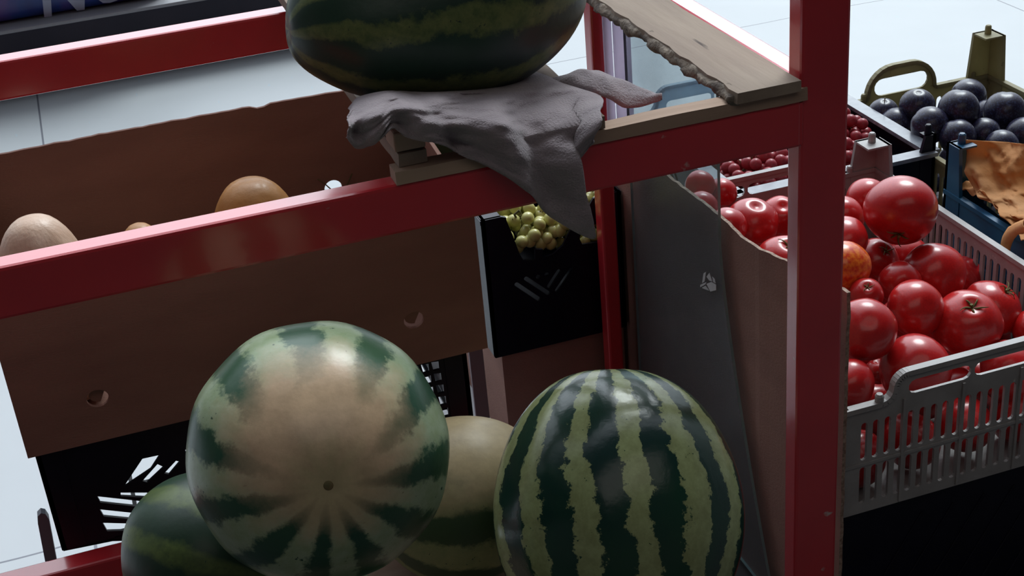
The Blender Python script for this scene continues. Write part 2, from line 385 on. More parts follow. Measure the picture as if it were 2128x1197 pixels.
wl = watermelon(640, 1350, 1.09, (.075, .075, .105), (1, .1, 0), M_DK, 'watermelon at the bottom of the pile', spin=0, seed=12); wl.matrix_world = Matrix.Translation((.125, 1.07, .385))
pl = empty('low_platform', (.2, 1.1, 0), 'low wooden platform under the watermelon pile', 'platform')
bm = bmesh.new(); box(bm, (-.02, .95, .262), (.47, 1.40, .28), .002); obj('deck', bm, WOODX, pl)
for x in (0, .43):
    for y in (.97, 1.36):
        bm = bmesh.new(); box(bm, (x, y, 0), (x+.03, y+.03, .262)); obj('leg', bm, WOODX, pl)

# ------------------------------------------------------------------ grey cloth on the slats
def catmull(P, s):
    n = len(P)-1; x = min(max(s, 0), .99999)*n; i = int(x); f = x-i
    p0, p1_, p2, p3 = P[max(i-1, 0)], P[i], P[i+1], P[min(i+2, n)]
    return .5*((2*p1_)+(p2-p0)*f+(2*p0-5*p1_+4*p2-p3)*f*f+(3*p1_-p0-3*p2+p3)*f**3)
def cloth():
    cols = [((722, 222), (716, 282)), ((742, 200), (738, 303)), ((785, 188), (772, 296)), ((835, 186), (808, 262)), ((890, 189), (850, 282)),
            ((950, 190), (925, 300)), ((1010, 190), (1005, 338)), ((1060, 190), (1085, 392)), ((1110, 189), (1150, 450)),
            ((1165, 186), (1226, 488)), ((1212, 184), (1176, 392)), ((1246, 197), (1226, 292))]
    tops, mids, bots = [], [], []
    for (tp_, bt) in cols:
        tops.append(on(*tp_, 1, 1.285)); mids.append(on((tp_[0]*.62+bt[0]*.38), (tp_[1]*.62+bt[1]*.38), 1, 1.208)); bots.append(on(*bt, 1, 1.205))
    NU, NV = 140, 60; bm = bmesh.new(); G = []
    for i in range(NU+1):
        s = i/NU; T, Md, B = catmull(tops, s), catmull(mids, s), catmull(bots, s); col = []
        tuck = Vector((.345+(T.x-.345)*.7, 1.365, .8445))
        for j in range(NV+1):
            q = j/NV
            if q < .15: p = tuck.lerp(T, (q/.15)**.8)
            else:
                f = (q-.15)/.85
                p = (1-f)**2*T + 2*f*(1-f)*(Md*1.0) + f*f*B if False else catmull([T, Md, B], f)
            # folds: ridges fanning from the tip, plus soft crumple
            fo = .008*math.sin(s*31+2.2*q+1.5*math.sin(q*4))*min(1, q*2.2) + .011*noise.noise((s*7+q*2.5, q*5, 1)) + .004*noise.noise((s*22+q*9, q*13, 5))
            fo += .007*math.exp(-((s-.28-(q-.5)*.3)/.035)**2) - .009*math.exp(-((s-.38-(q-.5)*.25)/.03)**2)
            w = 1 if q > .15 else q/.15
            p = p + Vector((0, -1, .35))*(fo*w) - Vector((0, .006, 0))*w
            if p.z < .842 and p.y > 1.206 and q > .3: p.y = min(p.y, 1.207)
            col.append(bm.verts.new(p))
        G.append(col)
    for i in range(NU):
        for j in range(NV): bm.faces.new((G[i][j], G[i+1][j], G[i+1][j+1], G[i][j+1]))
    # the corner that sticks out to the right under the melon
    a = [on(x, y, 1, Y) for x, y, Y in ((1130, 178, 1.36), (1200, 147, 1.34), (1262, 155, 1.33), (1320, 180, 1.32), (1376, 207, 1.31))]
    c = [on(x, y, 1, Y) for x, y, Y in ((1140, 190, 1.33), (1200, 182, 1.30), (1250, 200, 1.29), (1312, 224, 1.285), (1372, 210, 1.30))]
    G = []
    for i in range(41):
        s = i/40; A, B = catmull(a, s), catmull(c, s)
        G.append([bm.verts.new(A.lerp(B, j/10)+Vector((0, -.3, 1))*(.007*math.sin(PI*j/10)+.003*noise.noise((s*8, j*.3, 0)))) for j in range(11)])
    for i in range(40):
        for j in range(10): bm.faces.new((G[i][j], G[i+1][j], G[i+1][j+1], G[i][j+1]))
    o = obj('grey_cloth', bm, CLOTH, None, True)
    tag(o, 'crumpled grey cloth under the top watermelon, hanging over the rail', 'cloth')
    m = o.modifiers.new('thick', 'SOLIDIFY'); m.thickness = .0016; m.offset = 0
cloth()

# ------------------------------------------------------------------ pumpkin carton with its flap
bxo = empty('cardboard_box', (.12, 1.65, .45), 'open brown cardboard box full of squashes behind the red rail', 'box')
x0, x1, y0, y1 = -.158, .398, 1.50, 1.815
def TX(Y): return lambda u, v, w: (u, Y+w, v)
def TY(X): return lambda u, v, w: (X+w, u, v)
h = on(860, 665, 1, 1.5); h2 = on(203, 828, 1, 1.5)
bm = bmesh.new(); plate(bm, [(x0, .45), (x1, .45), (x1, .652), (x0, .652)], [circle(h.x, h.z, .0125, 22, .9), circle(h2.x, h2.z, .0125, 22, .9)], .005, TX(y0)); obj('front_panel', bm, CARD, bxo)
for q in (h, h2):
    bm = bmesh.new(); plate(bm, circle(q.x+.002, q.z, .0115, 16, .8)[2:13], [], .002, TX(y0+.008)); f = obj('hole_flap', bm, CARD, bxo)
hb = on(693, 392, 1, y1); ed = []
for i in range(61):
    s = i/60; ed.append((x1-(x1-x0)*s, .700+.0015*noise.noise((s*30, 0, 0))-(.003 if .33 < s < .36 else 0)+.004*math.sin(s*2.4)))
bm = bmesh.new(); plate(bm, [(x0, .45), (x1, .45)]+ed, [circle(hb.x, hb.z, .0125, 22)], .005, TX(y1)); obj('back_panel', bm, CARD, bxo)['label'] = 'back panel with taller flap and round hand hole'
for x in (x0, x1-.005):
    bm = bmesh.new(); plate(bm, [(y0+.005, .45), (y1, .45), (y1, .695 if x < 0 else .68), (y0+.005, .652)], [], .005, TY(x)); obj('side_panel', bm, CARD, bxo)
bm = bmesh.new(); box(bm, (x0+.005, y0+.005, .45), (x1-.005, y1, .456)); obj('base', bm, CARD, bxo)
bm = bmesh.new()
for dx, dz, ex, ez in ((-.02, .02, -.003, .0), (-.003, .0, .006, -.01), (.028, .018, .018, .002), (.018, .002, .010, -.008), (.018, .002, .03, -.002)):
    tube(bm, [(hb.x+dx, y1-.004, hb.z+dz), (hb.x+(dx+ex)/2, y1-.007, hb.z+(dz+ez)/2+.002), (hb.x+ex, y1-.004, hb.z+ez)], .0009, 5)
tag(obj('dry_twig', bm, STEM), 'thin dry twig crossing the white hand hole', 'twig')

def squash(px, py, Y, w, hgt, m, label, lean=(0, 0, 1), neck=.75, stem=True):
    """px, py is the top of the squash; it stands on the carton floor"""
    top = on(px, py, 1, Y); zb = .4565; H = top.z-zb
    bm = bmesh.new(); rings = []
    N_ = 26
    for i in range(N_+1):
        s = i/N_; a = s*PI; r = math.sin(a)**.75*(1+(neck-1)*(.5-.5*math.cos(a)))*w
        row = []
        for k in range(40):
            th = 2*PI*k/40; rr = r*(1+.025*math.cos(th*8)*math.sin(a))
            row.append(bm.verts.new((rr*math.cos(th), rr*math.sin(th), H*(.5-.5*math.cos(a)))))
        rings.append(row)
    for q, v in zip(rings, rings[1:]):
        for k in range(40): bm.faces.new((q[k], q[(k+1) % 40], v[(k+1) % 40], v[k]))
    bmesh.ops.remove_doubles(bm, verts=bm.verts, dist=1e-5)
    o = obj('squash', bm, m, None, True, loc=(top.x, top.y, zb))
    tag(o, label, 'squash', 'squashes in the cardboard box')
    return o
squash(62, 452, 1.60, .060, .2, SQ1, 'pale shiny squash at the left edge of the photo', neck=.9)
squash(285, 466, 1.585, .042, .2, SQ2, 'small orange squash barely showing above the red rail', neck=.8)
squash(515, 374, 1.66, .060, .2, SQ2, 'orange mottled squash in the middle of the box', neck=.95)

# ------------------------------------------------------------------ plastic crates
def slots_rows(u0, u1, rows, pitch, w, skip=None):
    H = []; n = int((u1-u0)/pitch); o_ = (u1-u0-(n-1)*pitch)/2
    for (za, zb) in rows:
        for i in range(n):
            u = u0+o_+i*pitch
            if skip and skip(u, (za+zb)/2): continue
            H.append(stadium(u, (za+zb)/2, w, zb-za))
    return H
def diag_slots(u0, u1, z0, z1, rng):
    H = []; cm = (u0+u1)/2; w = (u1-u0); hh = z1-z0
    for s in (-1, 1):
        for c_ in (.30, .12):
            for k in range(4):
                cx_ = cm+s*w*c_; cz = z0+hh*(.20+.19*k)
                H.append(stadium(cx_+s*.002*k, cz, min(.05, w*.13), .008, s*.75))
    return H
def crate(name, label, m, x0, x1, y0, y1, zb, zr, group='fruit crates beyond the rack', hump=('f', 'b'), hw=.12, hh=.03, tower=.055, tw=.028, towers=(1, 1, 1, 1), style='slots',
          pitch=.0158, sw=.0085, rim=.009, front=None, base_open=False, pegs=True, ribs=True, rowsplit=2, th=.004, hoff=0, panelhump=False, r1=.012, rimmat=None, hole=.022, split=True, backopen=False):
    root = empty(name, ((x0+x1)/2, (y0+y1)/2, zb), label, 'crate', group)
    H = zr-zb
    def outline(u0, u1, hum):
        if not hum: return [(u0, zb), (u1, zb), (u1, zr), (u0, zr)], None
        c = (u0+u1)/2+hoff; a = [(u0, zb), (u1, zb), (u1, zr)]; pts = []
        for s in (1, -1):
            q = []
            for k in range(5): g_ = k/4*PI/2; q.append((hw+r1*(1-math.sin(g_)), r1*(1-math.cos(g_))))
            for k in range(8): g_ = k/7*PI/2; q.append((hw-(hh-r1)*(1-math.cos(g_)), r1+(hh-r1)*math.sin(g_)))
            if s < 0: q = q[::-1]
            pts += [(c+s*x_, zr+z_) for x_, z_ in q]
        return a+pts+[(u0, zr)], c
    def wall(nm, u0, u1, T, hum, custom=None):
        out, c = outline(u0, u1, hum)
        holes = []
        if custom is not None: out, holes = custom
        else:
            if hum:
                if split:
                    for s in (-1, 1): holes.append(stadium(c+s*(hw-.018)/2, zr+hole*.5, hw-.022, hole*.86, 0, 5))
                else: holes.append(stadium(c, zr+hole*.58, 2*hw-.03, hole, 0, 7))
            if style == 'slots':
                top = zr-.022; bot = zb+.014; mid = (top+bot)/2
                rows = [(mid+.005, top), (bot, mid-.005)] if rowsplit == 2 else [(bot, top)]
                holes += slots_rows(u0+.02, u1-.02, rows, pitch, sw, (lambda u, z: panelhump and hum and abs(u-c) < hw-.01) )
            elif style == 'diag': holes += diag_slots(u0+.02, u1-.02, zb+.015, zr-.02, None)
        bm = bmesh.new(); plate(bm, out, holes, th, T)
        return obj(nm, bm, m, root), c
    wall('front_wall', x0, x1, TX(y0), 'f' in hump, front)
    wall('back_wall', x0, x1, TX(y1-th), 'b' in hump, None if not backopen else ([(x0, zb), (x1, zb), (x1, zr), (x0, zr)],
         [[(x0+.012+(x1-x0-.024)*k/nb_, zb+.007), (x0+.006+(x1-x0-.024)*(k+1)/nb_, zb+.007), (x0+.006+(x1-x0-.024)*(k+1)/nb_, zr-.012), (x0+.012+(x1-x0-.024)*k/nb_, zr-.012)] for nb_ in (6,) for k in range(6)]))
    wall('side_wall', y0, y1, TY(x0), 'l' in hump); wall('side_wall', y0, y1, TY(x1-th), 'r' in hump)
    if style == 'ridge':
        bm = bmesh.new()
        for k in range(14):
            u = x0+.02+.045*k
            for (ua, ub) in ((u, u+.10),):
                if ub < x1-.01: tube(bm, [(ua, y0-.0005, zb+.05), (ub, y0-.0005, zr-.03)], .0015, 5)
        obj('ridge', bm, m, root)
    # rim lip, following the hump
    bm = bmesh.new()
    segs = []
    def lip(u0, u1, T, hum, inner):
        out, c = outline(u0, u1, hum)
        pts = [p for p in out[2:]]
        for p, q in zip(pts, pts[1:]):
            d = Vector((q[0]-p[0], q[1]-p[1])); n_ = Vector((-d.y, d.x)).normalized()*.002 if d.length > 1e-6 else Vector((0, 0))
            a_, b_ = (p[0], p[1]), (q[0], q[1])
            V = []
            for (pp) in (a_, b_):
                for w_ in (-rim*.35, th+rim*.35):
                    for s_ in (1, -2.4):
                        V.append(bm.verts.new(T(pp[0]-n_.x*s_, pp[1]-n_.y*s_, w_)))
            for f in ((0, 1, 3, 2), (4, 6, 7, 5), (0, 4, 5, 1), (2, 3, 7, 6), (0, 2, 6, 4), (1, 5, 7, 3)): bm.faces.new([V[i] for i in f])
    if front is None: lip(x0, x1, TX(y0), 'f' in hump, 1)
    lip(x0, x1, TX(y1-th), 'b' in hump, 1); lip(y0, y1, TY(x0), 'l' in hump, 1); lip(y0, y1, TY(x1-th), 'r' in hump, 1)
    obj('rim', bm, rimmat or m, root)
    bm = bmesh.new()
    if base_open:
        for k in range(7):
            x = x0+.004+(x1-x0-.014)*k/6; box(bm, (x, y0+th, zb), (x+.005, y1-th, zb+.004))
        for k in range(4):
            y = y0+.004+(y1-y0-.014)*k/3; box(bm, (x0+th, y, zb+.0005), (x1-th, y+.005, zb+.0045))
    else: box(bm, (x0+th, y0+th, zb), (x1-th, y1-th, zb+.004))
    obj('base', bm, m, root)
    # corner towers with a stacking peg
    for i, (x, y, sx_, sy_) in enumerate(((x0, y0, 1, 1), (x1, y0, -1, 1), (x0, y1, 1, -1), (x1, y1, -1, -1))):
        if not towers[i]: continue
        bm = bmesh.new()
        for (dx, dy) in ((tw, th*1.2), (th*1.2, tw)):
            # flared at the foot
            X0, X1 = x-sx_*.0012, x+sx_*dx; Y0, Y1 = y-sy_*.0012, y+sy_*dy
            fx, fy = (sx_*.008, 0) if dx > dy else (0, sy_*.008)
            zt = zr+tower
            V = [bm.verts.new(c_) for c_ in ((X0, Y0, zb+.002), (X1+fx, Y0, zb+.002), (X1+fx, Y1+fy, zb+.002), (X0, Y1+fy, zb+.002),
                                             (X0, Y0, zr), (X1+fx, Y0, zr), (X1+fx, Y1+fy, zr), (X0, Y1+fy, zr),
                                             (X0, Y0, zt), (X1, Y0, zt), (X1, Y1, zt), (X0, Y1, zt))]
            bm.faces.new((V[0], V[3], V[2], V[1])); bm.faces.new(V[8:12])
            for k in range(4):
                for o_ in (0, 4): bm.faces.new((V[o_+k], V[o_+(k+1) % 4], V[o_+4+(k+1) % 4], V[o_+4+k]))
        box(bm, (min(x, x+sx_*tw), min(y, y+sy_*tw), zr+tower-.003), (max(x, x+sx_*tw), max(y, y+sy_*tw), zr+tower))
        cp = obj('corner_post', bm, m, root)
        if pegs:
            bm = bmesh.new(); px_, py_ = x+sx_*tw*.5, y+sy_*tw*.42
            tube(bm, [(px_, py_, zr+tower-.002), (px_, py_, zr+tower+.014), (px_, py_, zr+tower+.016)], [.0062, .0056, .004], 10)
            pg = obj('stacking_peg', bm, m, cp)
    if ribs and front is None:
        bm = bmesh.new(); nb = 5
        for k in range(1, nb):
            x = x0+(x1-x0)*k/nb; zt = zr-.002
            box(bm, (x-.0018, y0-.0028, zb+.003), (x+.0018, y0+.0005, zt))
        box(bm, (x0+.003, y0-.002, (zr-.022+zb+.014)/2-.002), (x1-.003, y0+.0005, (zr-.022+zb+.014)/2+.002))
        obj('rib', bm, m, root)
        for sX in (x0+(x1-x0)*.12, x0+(x1-x0)*.88):
            for yY in (y0, y1-th):
                bm = bmesh.new(); tube(bm, [(sX, yY+.002, zr), (sX, yY+.002, zr+.009), (sX, yY+.002, zr+.012)], [.0055, .0055, .0038], 9); obj('stacking_peg', bm, m, root)
    return root

TZ = .40
crate('plastic_crate', 'grey plastic crate heaped with tomatoes', GREY, .752, 1.157, 1.25, 1.848, .246, TZ, hw=.108, hh=.034, tower=.052, tw=.040, towers=(0, 1, 0, 1), hoff=-.028, r1=.016)
crate('plastic_crate', 'deep black crate under the grey tomato crate', BLACK, .752, 1.157, 1.256, 1.84, 0, .245, hump=(), tower=-.004, style='ridge', group='crates stacked on the floor', pegs=False, ribs=False)
rg = crate('plastic_crate', 'black crate of red grapes behind the tomatoes', BLACK, .915, 1.268, 1.855, 2.24, .246, TZ, hump=(), tower=.030, tw=.018, style='diag', ribs=False, rim=.030, towers=(0, 1, 0, 0), rimmat=RIM_SHEEN)
crate('plastic_crate', 'black crate under the red grape crate', BLACK, .92, 1.25, 1.885, 2.24, 0, .245, hump=(), tower=-.004, style='diag', group='crates stacked on the floor', pegs=False, ribs=False)
crate('plastic_crate', 'olive yellow crate holding dark plums', OLIVE, 1.275, 1.572, 1.77, 2.145, .225, .384, hw=.070, hh=.056, tower=.085, tw=.040, towers=(0, 0, 0, 1), rowsplit=1, pitch=.0175, sw=.012, hump=('b',), hoff=-.038, panelhump=True, r1=.004, hole=.032, split=False)
crate('plastic_crate', 'black crate under the plum crate', BLACK, 1.28, 1.57, 1.78, 2.14, 0, .224, hump=(), tower=-.004, style='diag', group='crates stacked on the floor', pegs=False, ribs=False)
crate('plastic_crate', 'teal blue crate lined with brown paper', BLUE, 1.20, 1.60, 1.28, 1.722, .246, TZ, hump=(), tower=.078, tw=.030, style='diag', ribs=False, towers=(0, 0, 1, 0))
crate('plastic_crate', 'black crate under the blue crate', BLACK, 1.205, 1.595, 1.29, 1.715, 0, .245, hump=(), tower=-.004, style='diag', group='crates stacked on the floor', pegs=False, ribs=False)
crate('plastic_crate', 'pale translucent crate seen under the rough plank', WHITEP, .97, 1.33, 2.25, 2.434, .15, .318, hump=('b',), hw=.12, hh=.05, tower=.03, r1=.025, towers=(0, 0, 0, 0), rowsplit=2, pitch=.02, sw=.011, ribs=False)
crate('plastic_crate', 'black crate under the pale translucent crate', BLACK, .98, 1.32, 2.26, 2.43, 0, .149, hump=(), tower=-.004, style='none', group='crates stacked on the floor', pegs=False, ribs=False)

# green grape crate: front wall with a deep notch and a hand hold
gx0, gx1, gy0, gy1, gzb, gzr = .515, .738, 1.90, 2.28, .188, .436
def gpt(u, v): p = on(u, v, 1, gy0); return (p.x, p.z)
nt_ = [gpt(1050, 452), gpt(1066, 490), gpt(1080, 528), gpt(1088, 541), gpt(1112, 540), gpt(1112, 518), gpt(1128, 518), gpt(1128, 536), gpt(1150, 528), gpt(1170, 510), gpt(1180, 488), gpt(1192, 466), gpt(1210, 455)]
holes = [[gpt(1204, 495), gpt(1210, 508), gpt(1240, 504), gpt(1262, 497), gpt(1262, 462), gpt(1216, 470)]]
for (a_, b_, c_, d_, w_) in ((1072, 590, 1120, 622, .007), (1092, 578, 1140, 610, .007), (1162, 562, 1140, 596, .007), (1188, 558, 1156, 604, .006)):
    A, B = gpt(a_, b_), gpt(c_, d_); holes.append(stadium((A[0]+B[0])/2, (A[1]+B[1])/2, math.hypot(A[0]-B[0], A[1]-B[1])+.004, w_, math.atan2(B[1]-A[1], B[0]-A[0])))
for (a_, b_) in ((1118, 575), (1136, 570)): A = gpt(a_, b_); holes.append(circle(A[0], A[1], .0035, 10))
topz = nt_[0][1]
outl = [(gx0, gzb), (gx1, gzb), (gx1, topz)] + [(nt_[-1][0]+.02, topz)] + nt_[::-1] + [(gx0, topz)]
crate('plastic_crate', 'black crate of green grapes behind the red rack', BLACK, gx0, gx1, gy0, gy1, gzb, topz, hump=(), tower=.003, tw=.03, style='diag', front=(outl, holes), pegs=False)
# carton under it
cb = empty('cardboard_box', (.63, 2.08, 0), 'closed brown cardboard box under the green grape crate', 'box')
bm = bmesh.new(); plate(bm, [(.528, 0), (.737, 0), (.737, .182), (.528, .182)], [stadium(on(1178, 806, 1, 1.91).x, on(1178, 806, 1, 1.91).z, .022, .016)], .005, TX(1.91)); obj('front_panel', bm, CARD, cb)
for X in (.528, .732):
    bm = bmesh.new(); plate(bm, [(1.915, 0), (2.275, 0), (2.275, .182), (1.915, .182)], [], .005, TY(X)); obj('side_panel', bm, CARD, cb)
bm = bmesh.new(); plate(bm, [(.528, 0), (.737, 0), (.737, .182), (.528, .182)], [], .005, TX(2.275)); obj('back_panel', bm, CARD, cb)
bm = bmesh.new(); box(bm, (.528, 1.91, .182), (.737, 2.28, .187)); obj('lid', bm, CARD, cb)

# black crate below the squash carton, its slots show the bright floor
Yc = 1.515
def cpt(u, v): p = on(u, v, 1, Yc); return (p.x, p.z)
hl = [[(735, 670), (850, 498), (955, 475), (900, 560)], [(850, 630), (940, 530), (978, 548), (880, 640)], [(980, 585), (1050, 510), (1075, 515), (1010, 592)],
      [(720, 700), (880, 700), (880, 730), (720, 722)], [(580, 722), (880, 755), (880, 790), (600, 760)], [(595, 800), (880, 830), (880, 868), (620, 842)],
      [(612, 880), (800, 885), (800, 925), (640, 930)], [(690, 960), (800, 945), (800, 985), (670, 990)],
      [(1105, 445), (1175, 432), (1180, 455), (1115, 474)], [(1120, 510), (1180, 492), (1185, 520), (1130, 545)]]
ch = [[cpt(x/2.871, 780+y/2.871) for x, y in q] for q in hl]
for r_ in range(5):
    for c_ in range(3):
        u, v = 862+c_*21+r_*5, 772+r_*24-c_*5
        ch.append([cpt(u-8, v-9), cpt(u+7, v-11), cpt(u+9, v+6), cpt(u-3, v+9)])
kx0, kx1 = -.150, .372; kz = .303
crate('plastic_crate', 'black crate with bright slots under the squash box', BLACK, kx0, kx1, Yc, 1.81, kz, .4485, hump=(), tower=-.003, tw=.02, group='crates stacked on the floor', style='none',
      front=([(kx0, kz), (kx1, kz), (kx1, .446), (kx0, .446)], ch), base_open=True, backopen=True, pegs=False)

# ------------------------------------------------------------------ tomatoes
def tomato_mesh(name, seed, squat=.86, ribs=5, rib=.02, calyx=True):
    bm = bmesh.new(); bmesh.ops.create_uvsphere(bm, u_segments=40, v_segments=26, radius=1)
    for v in bm.verts:
        p = v.co.copy(); th = math.atan2(p.y, p.x); h_ = math.hypot(p.x, p.y)
        k = 1+rib*math.cos(ribs*th+seed)*(h_**1.5)*(.5+.5*p.z)+.05*noise.noise((p.x+seed, p.y, p.z))
        z = p.z*squat
        if p.z > 0: z -= .17*math.exp(-(h_/.22)**2)
        else: z += .04*math.exp(-(h_/.2)**2)
        v.co = (p.x*k, p.y*k, z)
    me = bpy.data.meshes.new(name); bmesh.ops.recalc_face_normals(bm, faces=bm.faces); bm.to_mesh(me); bm.free()
    for p in me.polygons: p.use_smooth = True
    return me
def calyx_mesh():
    bm = bmesh.new()
    for k in range(5):
        a = 2*PI*k/5; pts = []; L_ = .34+.08*math.sin(k*2.3)
        for i in range(7):
            s = i/6; r = .03+L_*s; pts.append((r*math.cos(a+.3*s), r*math.sin(a+.3*s), .735+.10*math.sin(s*PI)+.05*s+(.14*s*s if k % 2 else 0)))
        tube(bm, pts, [.035*(1-.85*i/6)+.004 for i in range(7)], 5)
    tube(bm, [(0, 0, .68), (.01, .01, .80), (.05, .02, .90)], [.05, .035, .045], 7)
    me = bpy.data.meshes.new('calyx'); bmesh.ops.recalc_face_normals(bm, faces=bm.faces); bm.to_mesh(me); bm.free(); me.materials.append(GSTEM)
    return me
TM = []
for mi, m in enumerate(TOM):
    for s_ in range(2):
        me = tomato_mesh('tomato', s_*3+mi, .94-.08*s_, 5+s_, .022); me.materials.append(m); TM.append(me)
CAL = calyx_mesh()
def tomato(p, r, up=None, kind=0, calyx=False, label='ripe red tomato in the grey plastic crate', seed=0):
    o = bpy.data.objects.new('tomato', TM[kind]); COL.objects.link(o)
    rnd = random.Random(seed); 
    if up is None: up = (rnd.uniform(-.8, .8), rnd.uniform(-.2, .9), rnd.uniform(-.9, .5))
    o.matrix_world = Matrix.Translation(p) @ aim(up, rnd.uniform(0, 6)) @ Matrix.Diagonal((r, r, r, 1))
    tag(o, label, 'tomato', 'tomatoes in the grey crate')
    if calyx:
        c = bpy.data.objects.new('calyx', CAL); COL.objects.link(c); c.parent = o; c['label'] = 'dry green calyx'
    return o
# px, py, radius px, Y, kind, up, calyx, label
TL = [
 (1873, 437, 76, 1.56, 2, (-.55, -.75, -.55), True, 'largest glossy tomato on top of the heap'),
 (1803, 415, 46, 1.70, 0, None, False, 'tomato peeking out behind the largest one'),
 (1752, 452, 46, 1.64, 0, None, False, 'topmost tomato cut by the right side of the red post'),
 (1748, 502, 56, 1.56, 1, None, False, 'second tomato down the right side of the red post'),
 (1748, 556, 61, 1.49, 4, None, False, 'orange blushed tomato against the right side of the red post'),
 (1822, 540, 47, 1.58, 3, (.2, -.6, .8), True, 'tomato with dried stalk below the largest one'),
 (1888, 535, 46, 1.62, 2, None, False, 'shaded tomato tucked right under the largest one'),
 (1938, 572, 69, 1.51, 0, None, False, 'broad shiny tomato right of the centre of the heap'),
 (1870, 588, 45, 1.50, 0, (-.3, -.9, .3), False, 'small tomato half covered by the broad shiny one'),
 (1902, 641, 60, 1.40, 1, None, False, 'round tomato in the middle in front of the broad shiny one'),
 (2010, 672, 73, 1.37, 0, (-.15, -.45, .95), True, 'wide tomato with green stalk scar above the crate handle'),
 (2062, 640, 62, 1.45, 1, (.5, -.3, .9), True, 'tomato with curly dry stalk behind the wide one'),
 (2003, 572, 42, 1.58, 3, None, False, 'deep red tomato beside the right crate wall'),
 (1797, 685, 67, 1.345, 3, (.2, .6, -.7), False, 'tall tomato beside the front edge of the cardboard'),
 (1800, 612, 36, 1.44, 2, (-.2, -.5, .9), True, 'small tomato with stalk above the tall one'),
 (1902, 768, 74, 1.315, 2, None, False, 'big tomato low in the middle behind the front crate wall'),
 (1768, 800, 56, 1.30, 3, None, False, 'lowest tomato in the front left corner of the crate'),
 (2150, 685, 46, 1.40, 0, None, False, 'tomato cut off by the right edge of the photo'),
 (2092, 772, 66, 1.315, 3, None, False, 'tomato seen through the crate handle opening'),
 (1826, 772, 30, 1.36, 3, None, False, 'small dark tomato deep between two large ones'),
 (2108, 640, 36, 1.50, 2, None, False, 'small tomato behind the curly stalk near the right edge'),
 (1985, 800, 42, 1.34, 3, None, False, 'shaded tomato behind the middle of the crate handle'),
 (1498, 402, 34, 1.79, 2, None, False, 'tomato behind the edge of the glass pane'),
 (1563, 462, 56, 1.70, 3, (.1, -.3, 1), False, 'wrinkled tomato left of the red post'),
 (1512, 472, 42, 1.66, 2, None, False, 'tomato between the glass pane and the wrinkled one'),
 (1622, 452, 46, 1.74, 0, (-.1, -.5, .9), False, 'tomato behind the wrinkled one touching the red post'),
 (1632, 552, 66, 1.56, 0, (.05, -.3, 1), True, 'tomato with dried stalk left of the red post'),
 (1688, 440, 46, 1.72, 0, None, False, 'hidden tomato behind the upper red post'),
 (1690, 510, 54, 1.62, 2, None, False, 'hidden tomato behind the middle of the red post'),
 (1455, 385, 32, 1.80, 0, None, False, 'tomato seen through the top of the glass pane'),
 (1458, 432, 36, 1.74, 0, None, False, 'lower tomato seen through the glass pane'),
 (1700, 600, 58, 1.50, 3, None, False, 'hidden tomato behind the lower red post'),
]
placed = []
for i, (px, py, rp_, Y, kd, up, cal, lab) in enumerate(TL):
    p = on(px, py, 1, Y); r = rp_*depth(p)/F_PX
    placed.append([p, r, kd, up, cal, lab, i])
for it in range(60):                        # let neighbours press against one another without overlapping
    for i in range(len(placed)):
        for j in range(i):
            a_, b_ = placed[i], placed[j]; d = a_[0]-b_[0]; gap = (a_[1]+b_[1])*.88-d.length
            if gap > 0:
                vi = ((a_[0]-CAM).normalized()); s_ = 1 if (a_[0]-CAM).length > (b_[0]-CAM).length else -1
                a_[0] = a_[0]+vi*gap*.35*s_; b_[0] = b_[0]-((b_[0]-CAM).normalized())*gap*.35*s_
for p in placed:
    if p[6] != 0: p[1] = TL[p[6]][2]*depth(p[0])/F_PX
    p[0].x = max(p[0].x, .7575+p[1]*.9)
for p, r, kd, up, cal, lab, i in placed: tomato(p, r, up, [0, 1, 2, 3, 4][kd], cal, lab, i*7+1)
# the layers below, seen through the slots of the crate wall
k = 0
for row, (Yr, zr_) in enumerate(((1.297, .292), (1.385, .29), (1.475, .29), (1.565, .29), (1.655, .29), (1.745, .29))):
    for c_ in range(5):
        x = .802+.076*c_+(.0 if row % 2 else .0); k += 1
        tomato(Vector((x, Yr, zr_+.003*((c_*7) % 3))), .0365, None, [1, 2, 3, 0][k % 4], False, 'tomato of the bottom layer seen through the slots of the crate', k+300)['group'] = 'tomatoes in the bottom layer'

